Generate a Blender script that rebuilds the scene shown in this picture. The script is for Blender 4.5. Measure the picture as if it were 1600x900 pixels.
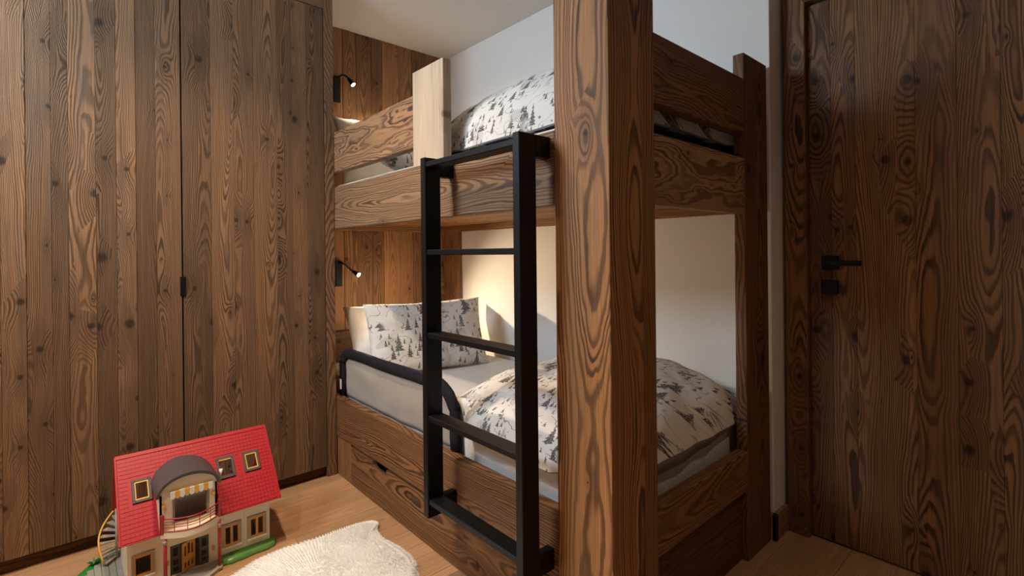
import bpy, bmesh, math, random
import numpy as np
from mathutils import Vector, Matrix, noise as mnoise

for o in list(bpy.data.objects): bpy.data.objects.remove(o)
S = bpy.context.scene
COL = S.collection
random.seed(7)

# ---------------------------------------------------------------- camera, world, exposure, window light
YAW = math.atan(695 / 777.6)
cd = bpy.data.cameras.new('camera'); cam = bpy.data.objects.new('camera', cd); COL.objects.link(cam)
cd.sensor_width = 36; cd.lens = 777.6 / 1600 * 36; cd.shift_y = -55 / 1600; cd.clip_start = 0.02
cam.matrix_world = Matrix.Translation((0, 0, 1.10)) @ Matrix.Rotation(-YAW, 4, 'Z') @ Matrix.Rotation(math.pi / 2, 4, 'X') @ Matrix.Rotation(-0.0102, 4, 'Z')
S.camera = cam
S.view_settings.view_transform = 'Standard'; S.view_settings.look = 'None'
S.view_settings.gamma = 1; S.view_settings.use_curve_mapping = False
S.view_settings.exposure = 0.0
wd = bpy.data.worlds.new('world'); S.world = wd; wd.use_nodes = True
wd.node_tree.nodes['Background'].inputs[0].default_value = (0.55, 0.7, 1, 1)
wd.node_tree.nodes['Background'].inputs[1].default_value = 0.6

def lamp(name, kind, loc, target, energy, color, **kw):
    l = bpy.data.lights.new(name, kind); l.energy = energy; l.color = color
    for k, v in kw.items(): setattr(l, k, v)
    o = bpy.data.objects.new(name, l); COL.objects.link(o); o.location = loc
    o.rotation_euler = (Vector(target) - Vector(loc)).to_track_quat('-Z', 'Y').to_euler()
    return o
# daylight entering through the window in the left wall
WIN_Y0, WIN_Y1, WIN_Z0, WIN_Z1 = 1.5, 2.2, 1.75, 2.32
lamp('window_daylight', 'AREA', (-0.9, (WIN_Y0 + WIN_Y1) / 2, (WIN_Z0 + WIN_Z1) / 2), (1.0, 1.75, 1.6), 39, (0.66, 0.83, 1.0), shape='RECTANGLE', size=0.66, size_y=0.53)

# ---------------------------------------------------------------- node helper
class V:
    def __init__(s, nt, sock): s.nt, s.s = nt, sock
    def _m(s, op, *a, clamp=False):
        n = s.nt.nodes.new('ShaderNodeMath'); n.operation = op; n.use_clamp = clamp
        for i, x in enumerate((s,) + a):
            if isinstance(x, V): s.nt.links.new(x.s, n.inputs[i])
            else: n.inputs[i].default_value = x
        return V(s.nt, n.outputs[0])
    def __add__(s, o): return s._m('ADD', o)
    __radd__ = __add__
    def __sub__(s, o): return s._m('SUBTRACT', o)
    def __rsub__(s, o): return (s * -1.0) + o
    def __mul__(s, o): return s._m('MULTIPLY', o)
    __rmul__ = __mul__
    def __truediv__(s, o): return s._m('DIVIDE', o)
    def fract(s): return s._m('FRACT')
    def abs(s): return s._m('ABSOLUTE')
    def sqrt(s): return s._m('SQRT')
    def exp(s): return s._m('EXPONENT')
    def gt(s, o): return s._m('GREATER_THAN', o)
    def lt(s, o): return s._m('LESS_THAN', o)
    def max(s, o): return s._m('MAXIMUM', o)
    def min(s, o): return s._m('MINIMUM', o)
    def step(s, a, b):
        n = s.nt.nodes.new('ShaderNodeMapRange'); n.interpolation_type = 'SMOOTHSTEP'
        s.nt.links.new(s.s, n.inputs[0])
        for i, x in ((1, a), (2, b)):
            if isinstance(x, V): s.nt.links.new(x.s, n.inputs[i])
            else: n.inputs[i].default_value = x
        return V(s.nt, n.outputs[0])

class NT:
    def __init__(s, name):
        s.mat = bpy.data.materials.new(name); s.mat.use_nodes = True; s.nt = s.mat.node_tree
        s.bsdf = s.nt.nodes['Principled BSDF']
    def new(s, t): return s.nt.nodes.new(t)
    def v(s, sock): return V(s.nt, sock)
    def put(s, inp, x):
        if isinstance(x, V): s.nt.links.new(x.s, inp)
        else: inp.default_value = x
    def xyz(s, x, y, z=0.0):
        n = s.new('ShaderNodeCombineXYZ')
        for i, a in enumerate((x, y, z)): s.put(n.inputs[i], a)
        return s.v(n.outputs[0])
    def sep(s, vec):
        n = s.new('ShaderNodeSeparateXYZ'); s.nt.links.new(vec.s, n.inputs[0])
        return [s.v(o) for o in n.outputs[:3]]
    def coord(s, which):
        return s.v(s.new('ShaderNodeTexCoord').outputs[which])
    def noise(s, vec, scale=1.0, detail=2.0, rough=0.5, color=False):
        n = s.new('ShaderNodeTexNoise'); s.nt.links.new(vec.s, n.inputs['Vector'])
        n.inputs['Scale'].default_value = scale; n.inputs['Detail'].default_value = detail; n.inputs['Roughness'].default_value = rough
        if color: return s.sep(s.v(n.outputs['Color']))
        return s.v(n.outputs['Fac'])
    def vor(s, vec, rnd=1.0):
        n = s.new('ShaderNodeTexVoronoi'); n.voronoi_dimensions = '2D'; s.nt.links.new(vec.s, n.inputs['Vector'])
        n.inputs['Scale'].default_value = 1.0; n.inputs['Randomness'].default_value = rnd
        return s.sep(s.v(n.outputs['Position'])), s.sep(s.v(n.outputs['Color']))
    def rand(s):
        oi = s.new('ShaderNodeObjectInfo'); r = s.v(oi.outputs['Random'])
        w = s.new('ShaderNodeTexWhiteNoise'); w.noise_dimensions = '1D'; s.nt.links.new(r.s, w.inputs['W'])
        return r, s.sep(s.v(w.outputs['Color']))
    def mix(s, f, a, b, mode='MIX'):
        n = s.new('ShaderNodeMix'); n.data_type = 'RGBA'; n.blend_type = mode
        s.put(n.inputs[0], f)
        for i, x in ((6, a), (7, b)):
            if isinstance(x, V): s.nt.links.new(x.s, n.inputs[i])
            else: n.inputs[i].default_value = (*x, 1)
        return s.v(n.outputs[2])
    def grey(s, x):
        n = s.new('ShaderNodeCombineColor')
        for i in range(3): s.put(n.inputs[i], x)
        return s.v(n.outputs[0])
    def bump(s, h, strength, dist):
        n = s.new('ShaderNodeBump'); n.inputs['Strength'].default_value = strength; n.inputs['Distance'].default_value = dist
        s.nt.links.new(h.s, n.inputs['Height']); s.nt.links.new(n.outputs[0], s.bsdf.inputs['Normal'])
    def out(s, col, rough=0.6, spec=0.3):
        s.put(s.bsdf.inputs['Base Color'], col if isinstance(col, V) else (*col, 1))
        s.put(s.bsdf.inputs['Roughness'], rough); s.bsdf.inputs['Specular IOR Level'].default_value = spec
        return s.mat

def wood(name, light, dark, freq=120, contrast=0.8, knots=0.55, wild=0.022, tone=0.35, grey=0.25, cell=(0.24, 0.075), rough=0.6, bump=0.5, kmax=0.012):
    m = NT(name)
    x, y, z = m.sep(m.coord('Object')); R, (r1, r2, r3) = m.rand()
    sd = R * 87.0
    X = x + sd
    wa, wb, _ = m.noise(m.xyz(X * 0.9, sd * 1.7), 1, 1, color=True)
    yy = y + (wa - 0.5) * 0.16 + (r1 - 0.5) * 0.12
    zz = z + (wb - 0.5) * 0.14 + r2 * 0.05 + 0.03
    warp = (m.noise(m.xyz(X * 2.2, y * 8.0 + sd, z * 8.0), 1, 3) - 0.5) * wild
    # knots
    vx = x / cell[0] + sd * 3.1; vy = y / cell[1] + sd * 1.3
    (px, py, _), (c1, c2, c3) = m.vor(m.xyz(vx, vy))
    dx = (vx - px) * cell[0]; dy = (vy - py) * cell[1]
    rk = c1 * c1 * kmax + 0.0025
    pres = c2.gt(1 - knots)
    wob = m.noise(m.xyz(X * 90, y * 90), 1, 1) * 0.6 + 0.7
    dk = ((dx * dx) * 0.75 + dy * dy).sqrt() * wob
    core = (1.0 - dk.step(rk * 0.45, rk * 1.3)) * pres
    halo = ((dx * dx * 0.12 + dy * dy) * -1.0 / (rk * rk * 9.0)).exp() * pres
    r = (yy * yy + zz * zz).sqrt() + warp + halo * rk * 2.2
    nr = m.noise(m.xyz(r * 38.0 + sd, 0.3), 1, 1)
    ph = r * freq + nr * 3.2 + m.noise(m.xyz(X * 8, y * 120, z * 120), 1, 2) * 0.35
    fr = ph.fract()
    ring = fr.step(0.30, 0.66) * (1.0 - fr.step(0.84, 0.98))
    big = m.noise(m.xyz(X * 1.3, y * 7 + sd, z * 7), 1, 3)
    fib = m.noise(m.xyz(X * 5, y * 330, z * 330), 1, 2)
    fib2 = m.noise(m.xyz(X * 2.0, y * 60 + sd, z * 60), 1, 3)
    rs = m.noise(m.xyz(ph * 0.55, sd), 1, 1).step(0.32, 0.62) * 0.4 + 0.6
    amt = ring * rs * contrast * (big.step(0.25, 0.7) * 0.45 + 0.55)
    c = m.mix(amt, light, dark)
    gcol = tuple(0.5 * a + 0.5 * sum(light) / 3 * 0.9 for a in light)
    c = m.mix(fib2.step(0.45, 0.75) * grey, c, tuple(0.62 * g for g in gcol))
    t = (r3 - 0.5) * (2 * tone) + 1.0
    t = t * (big * 0.8 + 0.60) * (fib * 0.9 + 0.55)
    c = m.mix(1.0, c, m.grey(t), 'MULTIPLY')
    c = m.mix((halo - core).max(0.0) * 0.35, c, tuple(0.8 * d for d in dark))
    c = m.mix(core * 0.88, c, tuple(0.42 * d for d in dark))
    m.bump(ring * 0.5 + fib * 0.5 - core * 0.5, bump, 0.0015)
    return m.out(c, rough, 0.3)

def plain(name, col, rough=0.5, spec=0.4, nz=0.0, nscale=20, metal=0.0, bump=0.0):
    m = NT(name); m.bsdf.inputs['Metallic'].default_value = metal
    if nz or bump:
        n = m.noise(m.coord('Object'), nscale, 3)
        if bump: m.bump(n, bump, 0.003)
        return m.out(m.mix(1.0, col, m.grey((n - 0.5) * (2 * nz) + 1.0), 'MULTIPLY'), rough, spec)
    return m.out(col, rough, spec)

def emissive(name, col, strength):
    m = NT(name); m.bsdf.inputs['Emission Color'].default_value = (*col, 1); m.bsdf.inputs['Emission Strength'].default_value = strength
    return m.out(col)

def printed(name, base, ink, amount=1.0):
    """white cotton with an ink drawing of pines, ridges and hatched rocks"""
    m = NT(name); u, v, _ = m.sep(m.coord('UV'))
    uv = m.xyz(u, v)
    jit = m.noise(uv, 260, 2)
    def trees(c, h, dens, off):
        a = u / c + off; b = v / c + off * 1.7
        (px, py, _), (k1, k2, k3) = m.vor(m.xyz(a, b), 0.85)
        qx = (a - px) * c; qy = (b - py) * c
        hh = k1 * (h * 0.6) + h * 0.6
        t = qy / hh + 0.5
        hw = (1.0 - t) * hh * 0.30 * (1.0 - (t * 5.0).fract() * 0.55) + (jit - 0.5) * 0.012
        body = qx.abs().lt(hw.max(0.0008)) * t.gt(0.0) * t.lt(1.0) * k2.gt(1 - dens)
        return body * (jit.step(0.35, 0.55) * 0.55 + 0.45)
    ink1 = trees(0.16, 0.115, 0.5, 5.7).max(trees(0.075, 0.070, 0.55, 3.3).max(trees(0.034, 0.030, 0.5, 9.1)))
    clump = m.noise(uv, 7.0, 1).step(0.40, 0.50)
    ink1 = ink1 * clump
    n1 = m.noise(uv, 5.5, 2.5, 0.55)
    line = ((n1 * 7.0).fract() - 0.5).abs().lt(0.024) * m.noise(m.xyz(u + 4.0, v), 6.0, 1).gt(0.46)
    rock = m.noise(m.xyz(u, v + 7.0), 8.0, 1.5).step(0.60, 0.62)
    hatch = ((u * 150.0 + v * 60.0 + n1 * 12.0).fract()).lt(0.35) * rock
    dots = m.noise(m.xyz(u + 1.0, v + 2.0), 34.0, 0).gt(0.79)
    a = ink1.max(line * 0.6).max(hatch * 0.6).max(dots * 0.7) * amount
    wr = m.noise(uv, 9, 3)
    m.bump(wr, 0.25, 0.02)
    return m.out(m.mix(a, base, ink), 0.85, 0.15)

W_WARD = wood('aged_spruce_wardrobe', (0.20, 0.105, 0.050), (0.042, 0.023, 0.010), 270, 1.0, 0.5, 0.022, 0.28, 0.5, (0.23, 0.075), kmax=0.017)
W_BED = wood('aged_spruce_bed', (0.37, 0.168, 0.058), (0.026, 0.010, 0.004), 150, 1.0, 0.35, 0.034, 0.12, 0.2, (0.36, 0.13), kmax=0.02)
W_WILD = wood('wild_grain_spruce', (0.31, 0.165, 0.078), (0.040, 0.017, 0.008), 92, 1.0, 0.45, 0.15, 0.1, 0.2, (0.36, 0.16), kmax=0.022)
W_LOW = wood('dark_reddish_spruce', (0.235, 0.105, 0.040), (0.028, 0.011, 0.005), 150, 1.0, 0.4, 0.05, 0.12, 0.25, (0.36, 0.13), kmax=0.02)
W_RAIL = wood('greyed_spruce_rail', (0.26, 0.145, 0.070), (0.040, 0.018, 0.009), 150, 1.0, 0.4, 0.05, 0.1, 0.45, (0.36, 0.13), kmax=0.02)
W_HEAD = wood('aged_spruce_head_wall', (0.30, 0.150, 0.066), (0.075, 0.032, 0.013), 170, 0.8, 0.5, 0.018, 0.35, 0.3, (0.26, 0.09))
W_DOOR = wood('aged_spruce_door', (0.25, 0.118, 0.046), (0.036, 0.015, 0.006), 210, 1.0, 0.5, 0.022, 0.22, 0.4, (0.24, 0.075), kmax=0.017)
W_PALE = wood('pale_sawn_spruce', (0.47, 0.355, 0.245), (0.34, 0.235, 0.15), 60, 0.35, 0.12, 0.012, 0.05, 0.12, (0.3, 0.12))
W_DARK = wood('dark_spruce_panel', (0.12, 0.05, 0.02), (0.03, 0.012, 0.006), 120, 0.85, 0.4, 0.03, 0.15, 0.2)
W_OAK = wood('oak_floor', (0.42, 0.235, 0.115), (0.29, 0.150, 0.068), 150, 0.55, 0.10, 0.02, 0.12, 0.15, (0.6, 0.2), rough=0.45, bump=0.12)
W_BASE = wood('oak_baseboard', (0.36, 0.19, 0.085), (0.16, 0.075, 0.03), 150, 0.6, 0.1, 0.02, 0.1, 0.15)
WHITE = plain('white_wall_paint', (0.78, 0.76, 0.72), 0.9, 0.2, 0.02, 60, bump=0.05)
CEIL = plain('ceiling_paint', (0.76, 0.72, 0.67), 0.9, 0.2, 0.02, 60)
BLACK = plain('black_powder_coat', (0.004, 0.004, 0.0045), 0.45, 0.25)
BLACK_IN = plain('dark_gap', (0.01, 0.008, 0.007), 0.9, 0.1)
NAVY = plain('navy_padded_fabric', (0.013, 0.012, 0.016), 0.85, 0.2, 0.2, 60, bump=0.4)
SHEET = plain('white_sheet', (0.74, 0.71, 0.67), 0.85, 0.15, 0.05, 9, bump=0.5)
COTTON = plain('white_pillow_cotton', (0.76, 0.73, 0.69), 0.85, 0.15, 0.04, 9, bump=0.4)
MESH = plain('off_white_guard_fabric', (0.62, 0.57, 0.50), 0.85, 0.15, 0.10, 7, bump=0.5)
PRINT = printed('mountain_print_cotton', (0.74, 0.70, 0.65), (0.055, 0.050, 0.052))
REVERSE = printed('dark_reverse_print_cotton', (0.035, 0.034, 0.038), (0.55, 0.52, 0.5), 0.6)
BULB = emissive('reading_lamp_led', (1.0, 0.86, 0.62), 40)
FUR = plain('cream_fur', (0.88, 0.85, 0.79), 0.95, 0.1, 0.05, 7)
RED = plain('toy_red_roof', (0.42, 0.014, 0.020), 0.42, 0.3, 0.08, 30)
RED2 = plain('toy_red_rail', (0.34, 0.018, 0.022), 0.38, 0.5)
CREAM = plain('toy_cream_wall', (0.80, 0.69, 0.50), 0.5, 0.4, 0.06, 15)
SLATE = plain('toy_slate_grey', (0.068, 0.057, 0.054), 0.5, 0.4, 0.1, 30)
GREYP = plain('toy_stone_grey', (0.36, 0.31, 0.25), 0.6, 0.3, 0.1, 25)
PAVE = plain('toy_paving', (0.27, 0.26, 0.22), 0.6, 0.3, 0.15, 30)
ORANGE = plain('toy_orange_frame', (0.62, 0.27, 0.045), 0.45, 0.4)
YELLOW = plain('toy_yellow', (0.75, 0.40, 0.06), 0.45, 0.4)
TWHITE = plain('toy_white', (0.82, 0.78, 0.70), 0.45, 0.4)
GREEN = plain('toy_green_lawn', (0.10, 0.25, 0.055), 0.3, 0.5, 0.15, 40)
LEAF = plain('toy_green_leaf', (0.02, 0.20, 0.03), 0.35, 0.5)

# ---------------------------------------------------------------- object helpers
WM = {}
def tag(o, label=None, cat=None, group=None, kind=None):
    if label: o['label'] = label
    if cat: o['category'] = cat
    if group: o['group'] = group
    if kind: o['kind'] = kind
    return o
def link(name, me, M=Matrix(), parent=None, mat=None):
    o = bpy.data.objects.new(name, me); COL.objects.link(o)
    if mat is not None and not me.materials: me.materials.append(mat)
    if parent is not None:
        o.parent = parent; o.matrix_parent_inverse = WM[parent.name].inverted()
    o.matrix_basis = M; WM[o.name] = M.copy()
    return o
def empty(name, loc, label, cat, group=None):
    o = bpy.data.objects.new(name, None); COL.objects.link(o); o.location = loc; o.empty_display_size = 0.1
    WM[o.name] = Matrix.Translation(loc)
    return tag(o, label, cat, group)
def finish(bm, smooth=False):
    bmesh.ops.recalc_face_normals(bm, faces=bm.faces)
    me = bpy.data.meshes.new('mesh'); bm.to_mesh(me); bm.free()
    if smooth:
        for p in me.polygons: p.use_smooth = True
    return me
def bm_box(bm, x0, x1, y0, y1, z0, z1, bevel=0.0, seg=1):
    r = bmesh.ops.create_cube(bm, size=1.0)
    for v in r['verts']:
        v.co = Vector(((x0 + x1) / 2 + v.co.x * (x1 - x0), (y0 + y1) / 2 + v.co.y * (y1 - y0), (z0 + z1) / 2 + v.co.z * (z1 - z0)))
    if bevel:
        es = list({e for v in r['verts'] for e in v.link_edges})
        bmesh.ops.bevel(bm, geom=es, offset=bevel, segments=seg, profile=0.5, affect='EDGES')
def box(name, x0, x1, y0, y1, z0, z1, mat, parent=None, bevel=0.002, seg=1, order=None):
    """a box whose local X runs along its longest side and local Z through its thinnest, so the grain follows the timber"""
    d = [x1 - x0, y1 - y0, z1 - z0]; ax = order or sorted(range(3), key=lambda i: -d[i])
    cols = [Vector([1.0 if k == a else 0.0 for k in range(3)]) for a in ax]
    if cols[0].cross(cols[1]).dot(cols[2]) < 0: cols[2] = -cols[2]
    R = Matrix(cols).transposed().to_4x4()
    h = [d[a] / 2 for a in ax]
    bm = bmesh.new(); bm_box(bm, -h[0], h[0], -h[1], h[1], -h[2], h[2], min(bevel, min(h) * 0.6), seg)
    M = Matrix.Translation(((x0 + x1) / 2, (y0 + y1) / 2, (z0 + z1) / 2)) @ R
    return link(name, finish(bm), M, parent, mat)
def boxes(name, lst, mat, parent=None, bevel=0.0):
    bm = bmesh.new()
    for b in lst: bm_box(bm, *b, bevel)
    return link(name, finish(bm), Matrix(), parent, mat)
def holes(u0, u1, w0, w1, hs):
    us = sorted({u0, u1, *[h[0] for h in hs], *[h[1] for h in hs]}); ws = sorted({w0, w1, *[h[2] for h in hs], *[h[3] for h in hs]})
    for i in range(len(us) - 1):
        for j in range(len(ws) - 1):
            cu, cw = (us[i] + us[i + 1]) / 2, (ws[j] + ws[j + 1]) / 2
            if not any(h[0] < cu < h[1] and h[2] < cw < h[3] for h in hs): yield us[i], us[i + 1], ws[j], ws[j + 1]
def bm_tube(bm, pts, rad, n=8, cap=True):
    pts = [Vector(p) for p in pts]; rings = []
    rads = rad if isinstance(rad, (list, tuple)) else [rad] * len(pts)
    up = Vector((0, 0, 1))
    for i, p in enumerate(pts):
        t = (pts[min(i + 1, len(pts) - 1)] - pts[max(i - 1, 0)]).normalized()
        a = up if abs(t.dot(up)) < 0.95 else Vector((1, 0, 0))
        s = t.cross(a).normalized(); b = s.cross(t)
        rings.append([bm.verts.new(p + (s * math.cos(2 * math.pi * k / n) + b * math.sin(2 * math.pi * k / n)) * rads[i]) for k in range(n)])
    for i in range(len(rings) - 1):
        for k in range(n): bm.faces.new((rings[i][k], rings[i][(k + 1) % n], rings[i + 1][(k + 1) % n], rings[i + 1][k]))
    if cap: bm.faces.new(rings[0]); bm.faces.new(rings[-1][::-1])
def tube(name, pts, rad, mat, parent=None, n=8):
    bm = bmesh.new(); bm_tube(bm, pts, rad, n)
    return link(name, finish(bm, True), Matrix(), parent, mat)
def prism(name, pts, axis, a0, a1, mat, parent=None):
    """closed outline extruded along one world axis"""
    bm = bmesh.new()
    def P(p, a): l = list(p); l.insert(axis, a); return l
    A = [bm.verts.new(P(p, a0)) for p in pts]; B = [bm.verts.new(P(p, a1)) for p in pts]
    n = len(pts); bm.faces.new(A); bm.faces.new(B[::-1])
    for i in range(n): bm.faces.new((A[i], B[i], B[(i + 1) % n], A[(i + 1) % n]))
    return link(name, finish(bm), Matrix(), parent, mat)
def nz(x, y, z=0.0): return mnoise.noise(Vector((x, y, z)))

# ---------------------------------------------------------------- the room
XW, YH, ZC, XE, XL, YF = 2.0, 2.92, 2.465, 2.16, -0.85, -1.5
floor = link('floor', finish((lambda b: (bm_box(b, XL - .2, 2.4, YF - .2, 3.1, -0.12, -0.014), b)[1])(bmesh.new())), Matrix(), None, BLACK_IN)
tag(floor, 'oak plank floor running under the bunk bed', kind='structure')
y = YF
row = 0
while y < 3.0:
    y1 = y + 0.185; x = XL - 0.9 + (row * 0.73) % 1.5
    x = min(x, XL)
    while x < 2.3:
        xe = x + 1.5 if x > XL - 0.8 else x + 1.2
        a, b = max(x, XL), min(xe, 2.3)
        if b - a > 0.02: box('floor_plank', a + 0.0006, b - 0.0006, y + 0.0006, y1 - 0.0006, -0.014, 0.0, W_OAK, floor, 0.0008)
        x = xe
    y = y1; row += 1
tag(box('ceiling', XL - .2, 2.4, YF - .2, 3.1, ZC, ZC + 0.1, CEIL, None, 0), 'plain off-white ceiling above the bunk bed', kind='structure')
tag(box('wall_right', XW, 2.4, 0.755, 3.1, 0, ZC, WHITE, None, 0.004, 2), 'white wall along the bunk bed', kind='structure')
tag(box('wall_entry', XE, 2.4, YF, 0.755, 0, ZC, WHITE, None, 0), 'white wall holding the plank door', kind='structure')
tag(box('wall_front', XL - .2, 2.4, YF - 0.2, YF, 0, ZC, W_WARD, None, 0), 'aged spruce wall facing the wardrobe', kind='structure')
wl = boxes('wall_left', [(XL - 0.2, XL, a, b, c, d) for a, b, c, d in holes(YF, 3.1, 0, ZC, [(WIN_Y0, WIN_Y1, WIN_Z0, WIN_Z1)])], WHITE)
tag(wl, 'white side wall with the window', kind='structure')
win = boxes('window_1', [(XL - 0.12, XL - 0.07, a, b, c, d) for a, b, c, d in holes(WIN_Y0, WIN_Y1, WIN_Z0, WIN_Z1, [(WIN_Y0 + .04, WIN_Y1 - .04, WIN_Z0 + .04, WIN_Z1 - .04)])], W_WARD)
tag(win, 'small wooden window in the side wall', kind='structure')
wb = box('wall_back', 0.9, XW, YH + 0.012, 3.1, 0, ZC, BLACK_IN, None, 0)
tag(wb, 'vertical aged spruce planks behind the bed head', kind='structure')
x = 1.0
for w in (0.055, 0.10, 0.095, 0.085, 0.10, 0.075, 0.115, 0.10, 0.12, 0.09, 0.08):
    x1 = min(x + w, XW)
    if x1 - x > 0.01: box('plank', x + 0.0008, x1 - 0.0008, YH + random.uniform(-.002, .001), YH + 0.02, 0, ZC - 0.001, W_HEAD, wb, 0.0015)
    x = x1
# baseboard round the wall corner
bb = boxes('baseboard_right', [(XW - 0.015, XW + 0.001, 0.740, 0.80, 0, 0.10), (XW - 0.015, 2.105, 0.740, 0.756, 0, 0.10)], W_BASE, None, 0.0015)
tag(bb, 'low oak baseboard round the white wall corner', kind='structure')
# door and frame
dr = box('door_1', 2.150, XE + 0.002, -0.20, 0.664, 0.008, 2.035, BLACK_IN, None, 0)
tag(dr, 'dark aged plank door with black square handle', kind='structure')
ys = [0.664, 0.590, 0.513, 0.443, 0.342, 0.237, 0.136, 0.03, -0.08, -0.20]
for a, b in zip(ys, ys[1:]):
    box('plank', 2.130 + random.uniform(0, .0025), 2.152, b + 0.0002, a - 0.0002, 0.008, 2.035, W_DOOR, dr, 0.0008)
hp = box('door_handle', 2.112, 2.131, 0.567, 0.620, 1.025, 1.077, BLACK, dr, 0.002)
boxes('lever', [(2.068, 2.113, 0.585, 0.603, 1.043, 1.061), (2.062, 2.080, 0.485, 0.603, 1.041, 1.060)], BLACK, hp, 0.002)
box('lock_plate', 2.112, 2.131, 0.568, 0.620, 0.934, 0.986, BLACK, dr, 0.002)
for k, args in enumerate([(2.100, XE + 0.002, 0.666, 0.742, 0, 2.12), (2.100, XE + 0.002, -0.30, -0.212, 0, 2.12), (2.100, XE + 0.002, -0.212, 0.676, 2.045, 2.12)]):
    tag(box('trim_%d' % (k + 1), *args, W_DOOR, None, 0.003), 'aged plank casing round the door', kind='structure')

# ---------------------------------------------------------------- wardrobe
YWD = 2.45
wr = empty('wardrobe', (0.05, 2.7, 0), 'tall built-in wardrobe with aged spruce plank doors beside the bunk bed', 'wardrobe')
box('body', XL, 0.985, YWD + 0.045, 3.05, 0.0, ZC, W_DARK, wr, 0)
box('side_panel', 0.953, 1.0, YWD, 3.05, 0, ZC, W_WARD, wr, 0.0015, order=(2, 1, 0))
box('top_panel', XL, 0.953, YWD, YWD + 0.05, 2.318, ZC, W_WARD, wr, 0.0015)
box('plinth', XL, 0.953, YWD + 0.03, YWD + 0.05, 0, 0.06, W_DARK, wr, 0.001)
def wdoor(xs, planks=True):
    d = box('door', xs[0] + 0.0025, xs[-1] - 0.0025, YWD + 0.014, YWD + 0.046, 0.054, 2.314, BLACK_IN if planks else W_WARD, wr, 0)
    for a, b in zip(xs, xs[1:]):
        if planks: box('plank', a + (0.0028 if a == xs[0] else 0.0003), b - (0.0028 if b == xs[-1] else 0.0003), YWD + random.uniform(-0.0012, 0.0012), YWD + 0.016, 0.054, 2.314, W_WARD, d, 0.0009)
wdoor([-0.85, -0.246], False)
wdoor([-0.246, -0.171, -0.108, -0.041, 0.005, 0.083, 0.144, 0.205, 0.269, 0.3565])
wdoor([0.3565, 0.4626, 0.551, 0.631, 0.730, 0.798, 0.867, 0.9525])
box('latch', 0.347, 0.367, YWD - 0.006, YWD + 0.006, 0.936, 1.015, BLACK, wr, 0.001)

# ---------------------------------------------------------------- bunk bed
X0, Y0, T = 1.002, 0.76, 0.04
bed = empty('bunk_bed', (1.5, 1.8, 0), 'chunky aged spruce bunk bed with thick corner post and drawer below', 'bunk bed')
# corner post: an L of two thick boards, mattress corner inside it
cx_, cy_, cz_ = 1.074, 0.8495, 0.91
LP = [(X0, 0.757), (1.146, 0.757), (1.146, 0.798), (1.042, 0.798), (1.042, 0.942), (X0, 0.942)]
MC = Matrix.Translation((cx_, cy_, cz_)) @ Matrix(((0, 0, -1), (0, 1, 0), (1, 0, 0))).to_4x4()
bm = bmesh.new()
A = [bm.verts.new((-0.91, y_ - cy_, -(x_ - cx_))) for x_, y_ in LP]; B = [bm.verts.new((0.91, y_ - cy_, -(x_ - cx_))) for x_, y_ in LP]
bm.faces.new(A); bm.faces.new(B[::-1])
for i in range(6): bm.faces.new((A[i], B[i], B[(i + 1) % 6], A[(i + 1) % 6]))
bmesh.ops.bevel(bm, geom=bm.edges[:], offset=0.003, segments=2, profile=0.5, affect='EDGES')
cp = link('corner_post', finish(bm), MC, bed, W_BED)
box('post_board', 1.1465, 1.208, 0.758, 0.798, 0, 1.82, W_BED, cp, 0.003, 2, order=(2, 1, 0))
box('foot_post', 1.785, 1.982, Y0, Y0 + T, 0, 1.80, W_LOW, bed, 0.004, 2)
box('guard_post', X0, X0 + 0.036, 1.482, 1.690, 1.43, 1.80, W_PALE, bed, 0.002)
box('upper_guard', X0, X0 + T, 1.690, 2.91, 1.51, 1.712, W_WILD, bed, 0.003, 2)
box('upper_rail', X0, X0 + T, 0.942, 2.91, 1.23, 1.437, W_RAIL, bed, 0.003, 2)
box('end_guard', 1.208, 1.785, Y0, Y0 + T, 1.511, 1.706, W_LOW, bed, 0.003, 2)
box('end_rail', 1.208, 1.785, Y0, Y0 + T, 1.229, 1.426, W_WILD, bed, 0.003, 2)
box('rear_rail', XW - 0.045, XW - 0.002, 0.80, 2.91, 1.246, 1.40, W_BED, bed, 0.002)
box('head_rail', X0 + T, XW - 0.045, 2.87, 2.915, 1.246, 1.40, W_BED, bed, 0.002)
for k in range(6):
    a = X0 + T + k * 0.1525
    box('base_board', a + 0.0008, a + 0.1517, Y0 + T, 2.87, 1.285, 1.303, W_BED, bed, 0.0015)
box('head_post', 1.968, XW - 0.001, 2.745, 2.915, 0, 1.246, W_HEAD, bed, 0.002)
box('head_board', X0 + T, 1.968, 2.86, 2.91, 0.25, 0.648, W_DARK, bed, 0.003)
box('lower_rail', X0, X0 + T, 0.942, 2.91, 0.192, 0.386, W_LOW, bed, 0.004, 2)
box('filler_panel', X0 + 0.004, X0 + 0.03, 2.296, 2.91, 0, 0.192, W_BED, bed, 0.002, order=(2, 1, 0))
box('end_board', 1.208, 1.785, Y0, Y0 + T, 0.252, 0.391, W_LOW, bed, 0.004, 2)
box('end_panel', 1.208, 1.80, Y0 + 0.022, Y0 + T, 0.0, 0.252, W_DARK, bed, 0.002)
box('slat_base', X0 + T, XW - 0.01, Y0 + T, 2.86, 0.25, 0.28, W_DARK, bed, 0.001)
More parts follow.
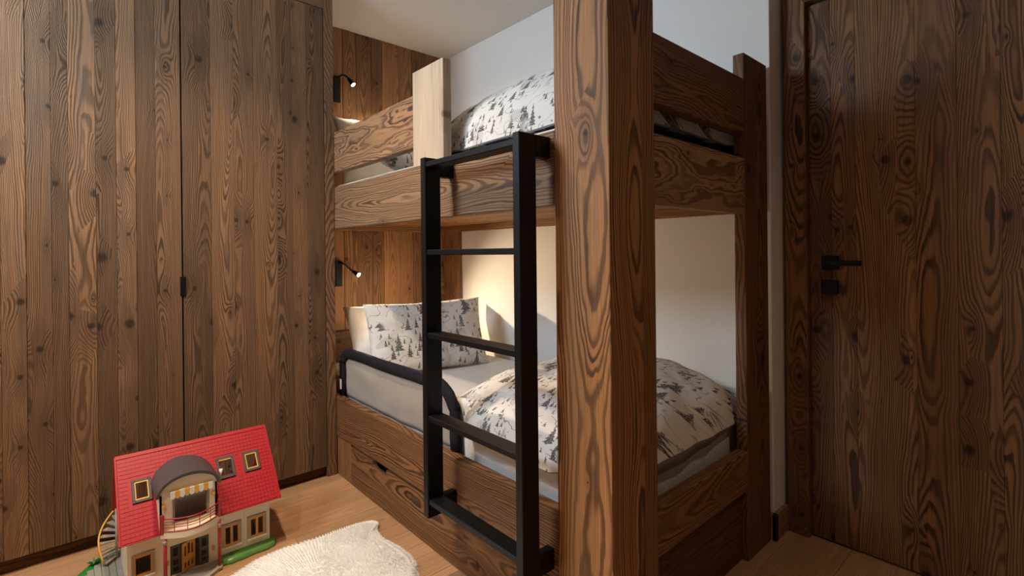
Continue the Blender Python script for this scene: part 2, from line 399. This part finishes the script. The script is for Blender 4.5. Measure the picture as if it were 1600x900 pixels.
# drawer front with a scooped finger notch in its top edge
pts = [(2.290, 0.004), (2.290, 0.181), (2.078, 0.181)]
for k in range(9):
    a = math.pi * k / 8
    pts.append((2.005 + 0.066 * math.copysign(abs(math.cos(a)) ** 0.5, math.cos(a)), 0.181 - 0.031 * math.sin(a) ** 0.6 if 0 < k < 8 else 0.181))
pts += [(0.945, 0.181), (0.945, 0.004)]
bm = bmesh.new()
cy, cz = 1.62, 0.092
A = [bm.verts.new((p[0] - cy, p[1] - cz, -0.011)) for p in pts]; B = [bm.verts.new((p[0] - cy, p[1] - cz, 0.011)) for p in pts]
bm.faces.new(A); bm.faces.new(B[::-1])
for i in range(len(pts)): bm.faces.new((A[i], B[i], B[(i + 1) % len(pts)], A[(i + 1) % len(pts)]))
bmesh.ops.triangulate(bm, faces=[f for f in bm.faces if len(f.verts) > 4])
M = Matrix.Translation((X0 + 0.013, cy, cz)) @ Matrix(((0, 0, 1), (1, 0, 0), (0, 1, 0))).to_4x4()
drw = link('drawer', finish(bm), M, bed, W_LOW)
box('drawer_box', X0 + 0.05, XW - 0.1, 0.98, 2.26, 0.012, 0.15, BLACK_IN, drw, 0.001)

# ---------------------------------------------------------------- ladder
lad = empty('bunk_ladder', (0.92, 1.2, 0.22), 'black steel ladder bolted to the front of the bunk bed', 'ladder')
for ya, yb in ((0.958, 0.986), (1.420, 1.448)):
    box('stile', 0.885, 0.947, ya, yb, 0.22, 1.42, BLACK, lad, 0.002)
    box('bracket', 0.946, X0 + 0.001, ya, yb, 1.36, 1.42, BLACK, lad, 0.002)
    box('bracket', 0.946, X0 + 0.001, ya, yb, 0.22, 0.278, BLACK, lad, 0.002)
for zt in (1.405, 1.113, 0.838, 0.562, 0.284):
    box('rung', 0.889, 0.943, 0.985, 1.421, zt - 0.018, zt, BLACK, lad, 0.002)

# ---------------------------------------------------------------- bedding
def pillow_mesh(w, h, t, seed, sag=0.0, nu=44, nv=32):
    """two padded sheets meeting in a seam; local X width, Y height, Z thickness"""
    bm = bmesh.new(); uvl = bm.loops.layers.uv.new('UVMap'); grid = {}
    for side in (1, -1):
        for i in range(nu + 1):
            for j in range(nv + 1):
                if side == -1 and (i in (0, nu) or j in (0, nv)): grid[side, i, j] = grid[1, i, j]; continue
                u, v = 2 * i / nu - 1, 2 * j / nv - 1
                e = max(0.0, (1 - u ** 4) * (1 - v ** 4)) ** 0.55
                px = u * w / 2 * (1 - 0.06 * (1 - abs(u)) - 0.055 * (1 - v * v) * abs(u) ** 3)
                py = v * h / 2 * (1 - 0.07 * (1 - u * u) * abs(v) ** 3)
                wz = 0.010 * nz(px * 9, py * 9, seed) + 0.006 * nz(px * 22, py * 22, seed + 5)
                pz = side * (t / 2 * e + wz * min(1, e * 2)) + sag * (u * u) + 0.012 * nz(px * 5, py * 5, seed + 9)
                grid[side, i, j] = bm.verts.new((px, py, pz))
        for i in range(nu):
            for j in range(nv):
                f = bm.faces.new([grid[side, i + a, j + b] for a, b in ((0, 0), (1, 0), (1, 1), (0, 1))][::side])
                for l in f.loops: l[uvl].uv = (l.vert.co.x + seed, l.vert.co.y + seed * 0.7)
    return finish(bm, True)
def pillow(name, w, h, t, base, lean, turn, mat, label, seed, roll=0.0):
    """stands on its lower long edge at base, leaning back by `lean`"""
    M = Matrix.Translation(base) @ Matrix.Rotation(turn, 4, 'Z') @ Matrix.Rotation(math.pi / 2 - lean, 4, 'X') @ Matrix.Rotation(roll, 4, 'Z') @ Matrix.Translation((0, h / 2 - 0.01, 0))
    return tag(link(name, pillow_mesh(w, h, t, seed), M, None, mat), label, 'pillow')
def mattress(name, z0, z1, label):
    bm = bmesh.new(); bm_box(bm, X0 + T + 0.022, XW - 0.05, Y0 + T + 0.034, 2.858, z0, z1, 0.03, 4)
    return tag(link(name, finish(bm, True), Matrix(), None, SHEET), label, 'mattress')
def duvet(name, x0, x1, y0, y1, zb, hf, label, seed, rev=lambda x, y: 0.006, hem=None):
    """quilt lying on a bed: printed top sheet, dark reverse folded round the hem"""
    nu, nv = 64, 64
    def surf(i, j, low):
        s, t = 2 * i / nu - 1, 2 * j / nv - 1
        px = (x0 + x1) / 2 + s * (x1 - x0) / 2; py = (y0 + y1) / 2 + t * (y1 - y0) / 2
        px = max(px, 1.046 - 0.034 * max(0, min(1, (py - 0.95) / 0.04)) + 0.058 * max(0, min(1, (py - 1.39) / 0.05)))
        e = max(0.0, (1 - abs(s) ** 3.2) * (1 - abs(t) ** 3.6)) ** 0.5
        h = hf(px, py) * e
        w = (0.016 * nz(px * 6, py * 6, seed) + 0.008 * nz(px * 14, py * 14, seed + 3)) * min(1, e * 1.6)
        k = 0.012 * nz(px * 8 + 40, py * 8, seed) * (1 - e)
        hz = zb + (hem(px, py) * (1 - e) if hem else 0)
        if low: return (px * 0.997 + 0.003 * (x0 + x1) / 2 + k, py * 0.997 + 0.003 * (y0 + y1) / 2 + k, hz - rev(px, py))
        return (px + k, py + k, hz + h + w)
    out = []
    for low in (False, True):
        bm = bmesh.new(); uvl = bm.loops.layers.uv.new('UVMap'); g = {}; uv = {}
        n2u, n2v = (nu, nv)
        for i in range(n2u + 1):
            for j in range(n2v + 1): g[i, j] = bm.verts.new(surf(i, j, low))
        if low:   # rim rising to the printed sheet
            rim = {}
            for i in range(nu + 1):
                for j in range(nv + 1):
                    if i in (0, nu) or j in (0, nv): rim[i, j] = bm.verts.new(surf(i, j, False))
        # arc-length texture coordinates
        for i in range(nu + 1):
            for j in range(nv + 1):
                c = g[i, j].co
                u_ = 0 if i == 0 else uv[i - 1, j][0] + (c - g[i - 1, j].co).length
                v_ = 0 if j == 0 else uv[i, j - 1][1] + (c - g[i, j - 1].co).length
                uv[i, j] = (u_, v_)
        inv = {v: k for k, v in g.items()}
        for i in range(nu):
            for j in range(nv):
                f = bm.faces.new([g[i + a, j + b] for a, b in ((0, 0), (1, 0), (1, 1), (0, 1))])
                for l in f.loops: q = uv[inv[l.vert]]; c_ = l.vert.co; l[uvl].uv = (-c_.y * 1.05 + seed, c_.x + (c_.z - zb) * 1.1 + seed * 1.3)
        if low:
            loop = [(i, 0) for i in range(nu)] + [(nu, j) for j in range(nv)] + [(i, nv) for i in range(nu, 0, -1)] + [(0, j) for j in range(nv, 0, -1)]
            for a, b in zip(loop, loop[1:] + loop[:1]): bm.faces.new((g[a], g[b], rim[b], rim[a]))
        out.append(finish(bm, True))
    root = tag(link(name, out[0], Matrix(), None, PRINT), label, 'duvet')
    link('reverse_side', out[1], Matrix(), root, REVERSE)
    return root

ZM = 0.472
mattress('mattress', 0.28, ZM, 'lower bunk mattress in a white fitted sheet')
mattress('mattress', 1.303, 1.47, 'upper bunk mattress in a white fitted sheet')
duvet('duvet', 1.012, 1.985, 0.806, 1.64, ZM + 0.012, lambda x, y: 0.155 + 0.035 * math.sin((x - 1.0) * 3.0) + 0.02 * math.sin(y * 7), 'lower bunk duvet printed with dark pines over a dark reverse', 2.0,
      rev=lambda x, y: 0.003 + 0.034 * max(0, min(1, (0.845 - y) / 0.02)) * max(0, min(1, (1.85 - x) / 0.4)), hem=lambda x, y: -0.008)
duvet('duvet', 1.075, 1.975, 0.815, 1.83, 1.482, lambda x, y: 0.25 + 0.05 * math.sin((x - 1.05) * 3.2) - 0.05 * max(0, y - 1.3), 'upper bunk duvet printed with blue-grey pines, puffed high above the rail', 6.0)
pillow('pillow', 0.68, 0.385, 0.12, (1.455, 2.27, ZM + 0.01), 0.30, -0.16, PRINT, 'printed pillow with pine drawings propped on the lower bunk', 3.0)
pillow('pillow', 0.76, 0.375, 0.14, (1.475, 2.44, ZM + 0.01), 0.42, -0.08, COTTON, 'plain white pillow behind the printed one on the lower bunk', 8.0)
pillow('pillow', 0.74, 0.42, 0.14, (1.50, 2.66, 1.495), 0.30, 0.0, COTTON, 'plain white pillow against the plank wall on the upper bunk', 5.0)
pillow('pillow', 0.72, 0.40, 0.15, (1.47, 2.12, 1.525), 1.05, 0.03, PRINT, 'printed pillow lying flatter behind the upper bunk guard', 4.0)

# padded safety guard on the lower bunk
sg = empty('bed_guard', (1.08, 1.95, ZM), 'navy padded child bed guard with off-white fabric panel on lower bunk', 'bed guard')
XG = 1.046
path = [(XG, 2.468, 0.385), (XG, 2.468, 0.50)] + [(XG, 2.468 - 0.07 * (1 - math.cos(a)), 0.535 + 0.07 * math.sin(a)) for a in [math.pi / 2 * k / 6 for k in range(7)]]
path += [(XG, 2.398 - k * 0.16, 0.605 + 0.002 * math.sin(k * 2.0)) for k in range(1, 5)]
path += [(XG, 1.60 - 0.11 * math.sin(a), 0.495 + 0.11 * math.cos(a)) for a in [math.pi / 2 * k / 8 for k in range(9)]] + [(XG, 1.488, 0.43), (XG, 1.486, 0.385)]
bm = bmesh.new(); bm_tube(bm, path, 0.027, 12)
for v in bm.verts:
    v.co.x = XG + (v.co.x - XG) * 0.62 + 0.003 * nz(v.co.y * 30, v.co.z * 30)
    v.co.z += 0.004 * nz(v.co.y * 25, 3.0)
link('padded_frame', finish(bm, True), Matrix(), sg, NAVY)
bm = bmesh.new(); g = {}
for i in range(41):
    for j in range(13):
        yy = 1.50 + 0.955 * i / 40; top = 0.592 - (0.09 * max(0, (1.60 - yy) / 0.10) ** 2); zz = 0.385 + (top - 0.385) * j / 12
        g[i, j] = bm.verts.new((XG + 0.004 + 0.007 * nz(yy * 7, zz * 12, 2), yy, zz))
for i in range(40):
    for j in range(12): bm.faces.new((g[i, j], g[i + 1, j], g[i + 1, j + 1], g[i, j + 1]))
bmesh.ops.solidify(bm, geom=bm.faces[:], thickness=0.003)
link('fabric_panel', finish(bm, True), Matrix(), sg, MESH)
box('care_tag', XG - 0.021, XG - 0.0175, 2.452, 2.468, 0.42, 0.47, TWHITE, sg, 0.0005)

# ---------------------------------------------------------------- reading lamps
def reading_lamp(zt, tip, aim, label, energy):
    zc = zt - 0.076
    r = empty('reading_lamp', (1.208, YH - 0.002, zc), label, 'wall lamp', 'reading lamps on the plank wall')
    box('wall_plate', 1.186, 1.228, YH - 0.022, YH + 0.0, zt - 0.152, zt, BLACK, r, 0.002)
    a = Vector((1.208, YH - 0.02, zt - 0.012)); t = Vector(tip); d = (Vector(aim) - t).normalized()
    p3 = t - d * 0.045; pts = []
    c1 = a + Vector((0.005, -0.05, 0.012)); c2 = p3 - d * 0.04
    for k in range(13):
        s = k / 12; pts.append(a * (1 - s) ** 3 + c1 * 3 * s * (1 - s) ** 2 + c2 * 3 * s * s * (1 - s) + p3 * s ** 3)
    tube('gooseneck', pts, 0.0052, BLACK, r, 10)
    h = tube('lamp_head', [p3 - d * 0.006, p3, p3 + d * 0.03, t], [0.006, 0.010, 0.0135, 0.0145], BLACK, r, 16)
    tube('led_lens', [t - d * 0.001, t + d * 0.0025, t + d * 0.004], [0.0125, 0.0125, 0.008], BULB, h, 16)
    lamp('reading_light', 'SPOT', t + d * 0.012, aim, energy, (1.0, 0.76, 0.50), spot_size=math.radians(120), spot_blend=0.8, shadow_soft_size=0.012)
reading_lamp(2.164, (1.278, 2.835, 2.112), (1.55, 2.55, 1.6), 'black gooseneck reading lamp on the plank wall of the upper bunk', 24)
reading_lamp(1.062, (1.300, 2.835, 0.978), (1.52, 2.42, 0.74), 'black gooseneck reading lamp on the plank wall of the lower bunk', 46)

# ---------------------------------------------------------------- recessed ceiling downlights and one added fill
def downlight(x, y, energy, label):
    r = empty('ceiling_downlight', (x, y, ZC), label, 'ceiling light', 'recessed ceiling downlights')
    tube('trim_ring', [(x, y, ZC - 0.006), (x, y, ZC + 0.002)], 0.045, TWHITE, r, 24)
    tube('lens', [(x, y, ZC - 0.008), (x, y, ZC - 0.005)], 0.034, emissive('downlight_lens', (1.0, 0.8, 0.58), 6), r, 24)
    lamp('downlight_beam', 'SPOT', (x, y, ZC - 0.02), (x, y, 0), energy, (1.0, 0.76, 0.52), spot_size=math.radians(118), spot_blend=1.0, shadow_soft_size=0.04)
downlight(0.28, 1.72, 120, 'round recessed ceiling light in front of the ladder')
downlight(-0.42, 1.35, 80, 'round recessed ceiling light in the middle of the room')
downlight(1.25, -0.25, 24, 'unseen fill light added in front of the plank door')  # no known fixture here; added out of view to brighten door and floor

# ---------------------------------------------------------------- sheepskin rug
out = [(0.40, 1.90), (0.50, 1.945), (0.607, 1.948), (0.72, 1.932), (0.80, 1.932), (0.869, 1.922), (0.915, 1.905), (0.932, 1.872), (0.905, 1.825), (0.895, 1.754), (0.905, 1.69), (0.912, 1.62), (0.905, 1.55), (0.872, 1.47),
       (0.85, 1.32), (0.84, 1.18), (0.76, 1.08), (0.60, 1.05), (0.44, 1.10), (0.33, 1.22), (0.28, 1.38), (0.25, 1.55), (0.22, 1.68), (0.25, 1.80), (0.32, 1.86)]
n = len(out); sm = []
for i in range(n):
    p0, p1, p2, p3 = [Vector(out[(i + k) % n]) for k in (-1, 0, 1, 2)]
    for k in range(8):
        t = k / 8
        sm.append(0.5 * (2 * p1 + (p2 - p0) * t + (2 * p0 - 5 * p1 + 4 * p2 - p3) * t * t + (3 * p1 - p0 - 3 * p2 + p3) * t ** 3))
ctr = Vector((0.60, 1.55))
def rug_h(p, s): return 0.004 + (0.030 + 0.008 * nz(p.x * 9, p.y * 9) + 0.006 * nz(p.x * 22, p.y * 22, 4)) * max(0, 1 - s ** 5) ** 0.5
bm = bmesh.new(); NR = 36; rings = []
for k in range(1, NR + 1):
    s = (k / NR) ** 0.8
    rings.append([bm.verts.new((*(ctr + (q - ctr) * s), rug_h(ctr + (q - ctr) * s, s))) for q in sm])
c = bm.verts.new((*ctr, rug_h(ctr, 0))); N = len(sm)
for i in range(N): bm.faces.new((c, rings[0][i], rings[0][(i + 1) % N]))
for k in range(NR - 1):
    for i in range(N): bm.faces.new((rings[k][i], rings[k + 1][i], rings[k + 1][(i + 1) % N], rings[k][(i + 1) % N]))
base = [bm.verts.new((*q, 0.0)) for q in sm]
for i in range(N): bm.faces.new((rings[-1][i], base[i], base[(i + 1) % N], rings[-1][(i + 1) % N]))
bm.faces.new(base[::-1])
rug = tag(link('sheepskin_rug', finish(bm, True), Matrix(), None, FUR), 'cream white sheepskin rug on the oak floor beside the toy house', 'rug')
rng = np.random.default_rng(3); vs = []; fs = []
for k in range(42000):
    q = sm[int(rng.integers(N))]; s = math.sqrt(rng.random()); s = min(1, s)
    p = ctr + (q - ctr) * s; z = rug_h(p, s)
    a = 2.6 + 1.6 * nz(p.x * 5, p.y * 5, 8) + rng.normal() * 0.5; L = 0.011 + 0.006 * rng.random()
    d = Vector((math.cos(a), math.sin(a), 0.45 + 0.35 * rng.random())).normalized()
    if s > 0.93: o_ = (q - ctr).normalized(); d = Vector((o_.x + d.x * .4, o_.y + d.y * .4, 0.1)).normalized()
    w = Vector((-d.y, d.x, 0)).normalized() * 0.0011
    b = Vector((p.x, p.y, z - 0.002)); i0 = len(vs)
    vs += [b - w, b + w, b + d * L]; fs.append((i0, i0 + 1, i0 + 2))
me = bpy.data.meshes.new('mesh'); me.from_pydata(vs, [], fs)
tag(link('fur', me, Matrix(), rug, FUR), kind='stuff')

# ---------------------------------------------------------------- toy house
th = empty('toy_house', (0.35, 2.15, 0), 'toy house with red tiled roof and cream walls on the floor by the wardrobe', 'toy house')
HX0, HX1, HY, HZ = 0.137, 0.568, 2.04, 0.185
wl_h = [(0.154, 0.204, 0.050, 0.119), (0.413, 0.465, 0.048, 0.122), (0.497, 0.550, 0.048, 0.122), (0.253, 0.367, 0.012, 0.114)]
fw = boxes('front_wall', [(a, b, HY, HY + 0.008, c, d) for a, b, c, d in holes(HX0, HX1, 0.004, HZ, wl_h)], CREAM, th)
for xs in (HX0, HX1 - 0.008): box('side_wall', xs, xs + 0.008, HY + 0.008, 2.31, 0.004, HZ, CREAM, th, 0)
box('ground_plate', HX0, HX1, HY, 2.32, 0.0, 0.006, PAVE, th, 0.001)
box('upper_floor', HX0, HX1, HY + 0.001, 2.31, HZ - 0.004, HZ + 0.004, GREYP, th, 0)
for xs in (0.241, 0.369, 0.481): box('wall_rib', xs, xs + 0.0025, HY - 0.0015, HY + 0.001, 0.01, HZ, CREAM, fw, 0)
# windows of the ground floor
for wi, (a, b, c, d) in enumerate(wl_h[:3]):
    f = boxes('window', [(p, q, HY - 0.004, HY + 0.003, r, s) for p, q, r, s in holes(a - 0.006, b + 0.006, c - 0.005, d + 0.006, [(a, b, c, d)])], GREYP, th, 0)
    ins = [(a + 0.005, b - 0.005, c + 0.007, d - 0.007)] if wi == 0 else [(a + 0.006, (a + b) / 2 - 0.004, c + 0.007, d - 0.007), ((a + b) / 2 + 0.004, b - 0.006, c + 0.007, d - 0.007)]
    boxes('window_sash', [(p, q, HY - 0.003, HY + 0.005, r, s) for p, q, r, s in holes(a, b, c, d, ins)], ORANGE, f, 0)
    box('sill', a - 0.007, b + 0.007, HY - 0.008, HY + 0.001, c - 0.007, c - 0.001, TWHITE, f, 0.001)
# entrance: grey glazed panels, orange door ajar
for a, b in ((0.253, 0.285), (0.338, 0.367)):
    m_ = (a + b) / 2
    p_ = boxes('entrance_panel', [(p, q, HY + 0.004, HY + 0.008, r, s) for p, q, r, s in holes(a, b, 0.012, 0.114, [(m_ - .007, m_ + .007, .075, .103), (m_ - .007, m_ + .007, .045, .060), (m_ - .007, m_ + .007, .022, .037)])], SLATE, th)
dl = boxes('front_door', [(p, q, -0.002, 0.002, r, s) for p, q, r, s in holes(0, 0.046, 0.014, 0.112, [(.007, .014, .066, .100), (.019, .027, .070, .106), (.032, .039, .066, .100), (.007, .014, .026, .044), (.019, .027, .026, .044), (.032, .039, .026, .044)])], ORANGE)
dl.parent = th; dl.matrix_parent_inverse = WM[th.name].inverted(); dl.matrix_basis = Matrix.Translation((0.286, HY - 0.008, 0)) @ Matrix.Rotation(0.5, 4, 'Z')
# roof slopes in (x, s) with holes for skylights and dormer
RA, RB = Vector((0, 2.0, 0.182)), Vector((0, 2.2, 0.405)); RD = (RB - RA).normalized(); RN = Vector((0, -RD.z, RD.y)); RL = (RB - RA).length
RX0, RX1 = 0.116, 0.597
sky = [(0.156, 0.210, 0.124, 0.204), (0.409, 0.465, 0.126, 0.208), (0.497, 0.552, 0.128, 0.206)]
dorm = (0.226, 0.378, 0.0, 0.165)
MR = Matrix.Translation(RA) @ Matrix(((1, 0, 0), (0, RD.y, RN.y), (0, RD.z, RN.z))).to_4x4()
def roofpart(name, lst, mat, parent, bevel=0.0):
    bm = bmesh.new()
    for b in lst: bm_box(bm, *b, bevel)
    return link(name, finish(bm), MR, parent, mat)
rf = roofpart('roof_front', [(a, b, c, d, -0.005, 0.0) for a, b, c, d in holes(RX0, RX1, 0.0, RL, [dorm] + [(s[0] + .005, s[1] - .005, s[2] + .005, s[3] - .005) for s in sky])], RED, th)
tiles = []; rows = 20; cols = 40; dx = (RX1 - RX0 - 0.012) / cols; ds = (RL - 0.016) / rows
for j in range(rows):
    for i in range(cols):
        a = RX0 + 0.006 + i * dx; c = 0.004 + j * ds
        cu, cw = a + dx / 2, c + ds / 2
        if any(h[0] - dx / 2 < cu < h[1] + dx / 2 and h[2] - ds / 2 < cw < h[3] + ds / 2 for h in sky + [dorm]): continue
        tiles.append((a + 0.0006, a + dx - 0.0006, c + 0.0006, c + ds - 0.0006, -0.001, 0.0016 + 0.0006 * random.random()))
tag(roofpart('roof_tiles', tiles, RED, rf), kind='stuff')
roofpart('ridge_cap', [(RX0, RX1, RL - 0.012, RL + 0.003, -0.004, 0.004)], RED, rf, 0.0015)
for a in (RX0 - .002, RX1 - .004): roofpart('roof_verge', [(a, a + .006, 0, RL, -0.008, 0.0035)], RED, rf, 0.001)
QA, QB = Vector((0, 2.2, 0.405)), Vector((0, 2.34, 0.175)); q = (QB - QA); QL = q.length; q.normalize()
bm = bmesh.new()
for a, b, c, d in holes(RX0 - 0.002, RX1 + 0.002, 0, QL, [(RX0 + 0.014, RX1 - 0.014, 0.03, QL - 0.02)]): bm_box(bm, a, b, c, d, -0.006, 0.0)
link('roof_rear', finish(bm), Matrix.Translation(QA) @ Matrix(((1, 0, 0), (0, q.y, -q.z), (0, q.z, q.y))).to_4x4(), th, RED)
for k, s in enumerate(sky):
    f = roofpart('skylight', [(a, b, c, d, -0.003, 0.006) for a, b, c, d in holes(*s, [(s[0] + .008, s[1] - .008, s[2] + .009, s[3] - .009)])], SLATE, th, 0.0008)
    h = (s[0] + .011, s[1] - .011, s[2] + .013, s[3] - .013)
    lst = list(holes(s[0] + .008, s[1] - .008, s[2] + .009, s[3] - .009, [h]))
    if k == 1: lst = [b for b in lst if b[2] >= h[3] - 1e-6]
    roofpart('sash', [(a, b, c, d, -0.001, 0.0045) for a, b, c, d in lst], YELLOW, f)
bm = bmesh.new(); bmesh.ops.create_cone(bm, cap_ends=True, segments=10, radius1=0.001, radius2=0.0065, depth=0.026)
link('white_cone', finish(bm, True), MR @ Matrix.Translation((0.417, 0.148, 0.012)) @ Matrix.Rotation(-0.9, 4, 'X'), th, TWHITE)
# dormer
DX0, DX1, DC, DYF = 0.220, 0.385, 0.3025, 1.995
ow = (0.255, 0.362, 0.206, 0.297)
def arch(x, hw, z0, rise): return z0 + rise * math.sqrt(max(0, 1 - ((x - DC) / hw) ** 2)) if abs(x - DC) < hw else z0
dm = boxes('dormer', [(a, b, DYF, DYF + 0.006, c, d) for a, b, c, d in holes(DX0, DX1, 0.182, 0.300, [ow])] + [(DX0, DX0 + 0.006, DYF, 2.12, 0.182, 0.312), (DX1 - 0.006, DX1, DYF, 2.12, 0.182, 0.312)], CREAM, th)
xs = [DX0 + (DX1 - DX0) * k / 20 for k in range(21)]
prism('gable', [(x, 0.2995) for x in xs] + [(x, arch(x, 0.0835, 0.308, 0.052)) for x in xs[::-1]], 1, DYF, DYF + 0.006, CREAM, dm)
an = [math.pi * (0.0 + k / 24) for k in range(25)]
prism('arched_roof', [(DC - 0.084 * math.cos(a), 0.309 + 0.052 * math.sin(a)) for a in an] + [(DC + 0.093 * math.cos(a), 0.306 + 0.065 * math.sin(a)) for a in an], 1, DYF - 0.012, 2.175, SLATE, dm)
aw = empty('x', (0, 0, 0), None, None); bpy.data.objects.remove(aw)
for k in range(9):   # striped awning, scalloped flaps
    a = 0.248 + k * 0.0137; b = a + 0.0137; r_ = (b - a) / 2
    sc = [(a, 0.318), (b, 0.318), (b, 0.300)] + [((a + b) / 2 + r_ * math.cos(t), 0.300 - r_ * math.sin(t)) for t in [math.pi * i / 6 for i in range(1, 6)]] + [(a, 0.300)]
    prism('awning_flap', sc, 1, DYF - 0.010, DYF - 0.0005, TWHITE if k % 2 == 0 else YELLOW, dm)
for a, b in ((0.255, 0.262), (0.355, 0.362)): box('balcony_door', a, b, DYF + 0.004, DYF + 0.03, 0.206, 0.297, GREYP, dm, 0)
for a in (0.2255, 0.3695): box('wall_lantern', a, a + 0.010, DYF - 0.005, DYF + 0.001, 0.268, 0.280, YELLOW, dm, 0.001)
# balcony
bul = [(0.222 + 0.172 * k / 20, DYF - 0.003 - 0.045 * math.sin(math.pi * k / 20)) for k in range(21)]
bal = prism('balcony', bul + [(0.394, HY), (0.222, HY)], 2, 0.172, 0.192, CREAM, th)
for zz_, rr in ((0.194, 0.0026), (0.208, 0.0012), (0.217, 0.0012), (0.226, 0.0012), (0.236, 0.0022)):
    tube('railing', [(x, y_ + 0.002, zz_) for x, y_ in bul], rr, RED2, bal, 6)
for k in (4, 8, 12, 16): tube('baluster', [(bul[k][0], bul[k][1] + 0.002, 0.192), (bul[k][0], bul[k][1] + 0.002, 0.236)], 0.0012, RED2, bal, 6)
for x in (0.225, 0.391): box('railing_post', x - 0.005, x + 0.005, DYF - 0.010, DYF + 0.0, 0.186, 0.250, RED2, bal, 0.003, 2)
porch = prism('porch', [(x, y_ - 0.004) for x, y_ in bul] + [(0.398, HY), (0.218, HY)], 2, 0.0, 0.011, GREYP, th)
for x in (0.233, 0.390):
    cl = tube('column', [(x, DYF - 0.006, 0.010), (x, DYF - 0.006, 0.174)], 0.0052, RED2, th, 12)
    tube('column_cap', [(x, DYF - 0.006, 0.150), (x, DYF - 0.006, 0.164)], 0.0060, GREYP, cl, 12)
    tube('column_foot', [(x, DYF - 0.006, 0.004), (x, DYF - 0.006, 0.016)], 0.0095, GREYP, cl, 12)
for a in (0.2405, 0.377): box('letter_panel', a, a + 0.008, HY - 0.0025, HY + 0.001, 0.052, 0.068, ORANGE, th, 0)
# lawn, terrace, spiral stair, plant
lw = [(0.400, 2.040), (0.398, 2.005), (0.43, 1.995), (0.47, 1.998), (0.51, 2.003), (0.55, 2.000), (0.578, 2.010), (0.588, 2.03), (0.582, 2.045)]
bm = bmesh.new(); top = [bm.verts.new((x * 0.96 + 0.49 * 0.04, y_ * 0.8 + 2.045 * 0.2, 0.017 if y_ < 2.035 else 0.022)) for x, y_ in lw]; mid = [bm.verts.new((x, y_, 0.008)) for x, y_ in lw]; bot = [bm.verts.new((x, y_, 0)) for x, y_ in lw]
bm.faces.new(top); bm.faces.new(bot[::-1])
for A_, B_ in ((top, mid), (mid, bot)):
    for i in range(len(lw)): bm.faces.new((A_[i], B_[i], B_[(i + 1) % len(lw)], A_[(i + 1) % len(lw)]))
link('lawn', finish(bm, True), Matrix(), th, GREEN)
tr = prism('terrace', [(0.139, 2.06), (0.139, 2.40), (0.09, 2.37), (0.05, 2.32), (0.015, 2.27), (-0.01, 2.20), (-0.005, 2.10), (0.03, 2.06)], 2, 0.0, 0.008, LEAF, th)
for i in range(7):
    xa = 0.003 + i * 0.0195
    ya, yb = 2.075, min(2.385, 2.225 + (xa) * 1.25)
    for j in range(2):
        yc = ya + (yb - ya) * j / 2
        box('paving_slab', xa + 0.0006, xa + 0.0188, yc + 0.0006, yc + (yb - ya) / 2 - 0.0006, 0.006, 0.0105, PAVE, tr, 0.0006)
st = tube('spiral_stair', [(0.125, 2.30, 0.008), (0.125, 2.30, 0.19)], 0.004, GREYP, th, 10)
for k in range(9):
    a = 3.9 - k * 0.33; z_ = 0.02 + k * 0.018; c_, s_ = math.cos(a), math.sin(a)
    w0 = Vector((-s_, c_)); p = Vector((0.125, 2.30)); d_ = Vector((c_, s_))
    prism('step', [tuple(p + w0 * 0.003), tuple(p - w0 * 0.003), tuple(p + d_ * 0.05 - w0 * 0.010), tuple(p + d_ * 0.05 + w0 * 0.010)], 2, z_, z_ + 0.004, GREYP, st)
tube('handrail', [(0.125 + 0.05 * math.cos(3.9 - k * 0.165), 2.30 + 0.05 * math.sin(3.9 - k * 0.165), 0.022 + k * 0.009 + 0.022 * min(1, k / 4)) for k in range(17)], 0.003, YELLOW, st, 8)
bm = bmesh.new()
for k in range(9):
    a = k * 0.75; r_ = 0.022; b_ = Vector((0.062, 2.315, 0.010)); d_ = Vector((math.cos(a), math.sin(a), 0.35 + 0.2 * (k % 3))); w_ = Vector((-math.sin(a), math.cos(a), 0)) * 0.005
    v = [bm.verts.new(b_), bm.verts.new(b_ + d_ * r_ * 0.5 + w_), bm.verts.new(b_ + d_ * r_), bm.verts.new(b_ + d_ * r_ * 0.5 - w_)]
    bm.faces.new(v)
bmesh.ops.solidify(bm, geom=bm.faces[:], thickness=0.0015)
link('leaf_tuft', finish(bm), Matrix(), th, LEAF)
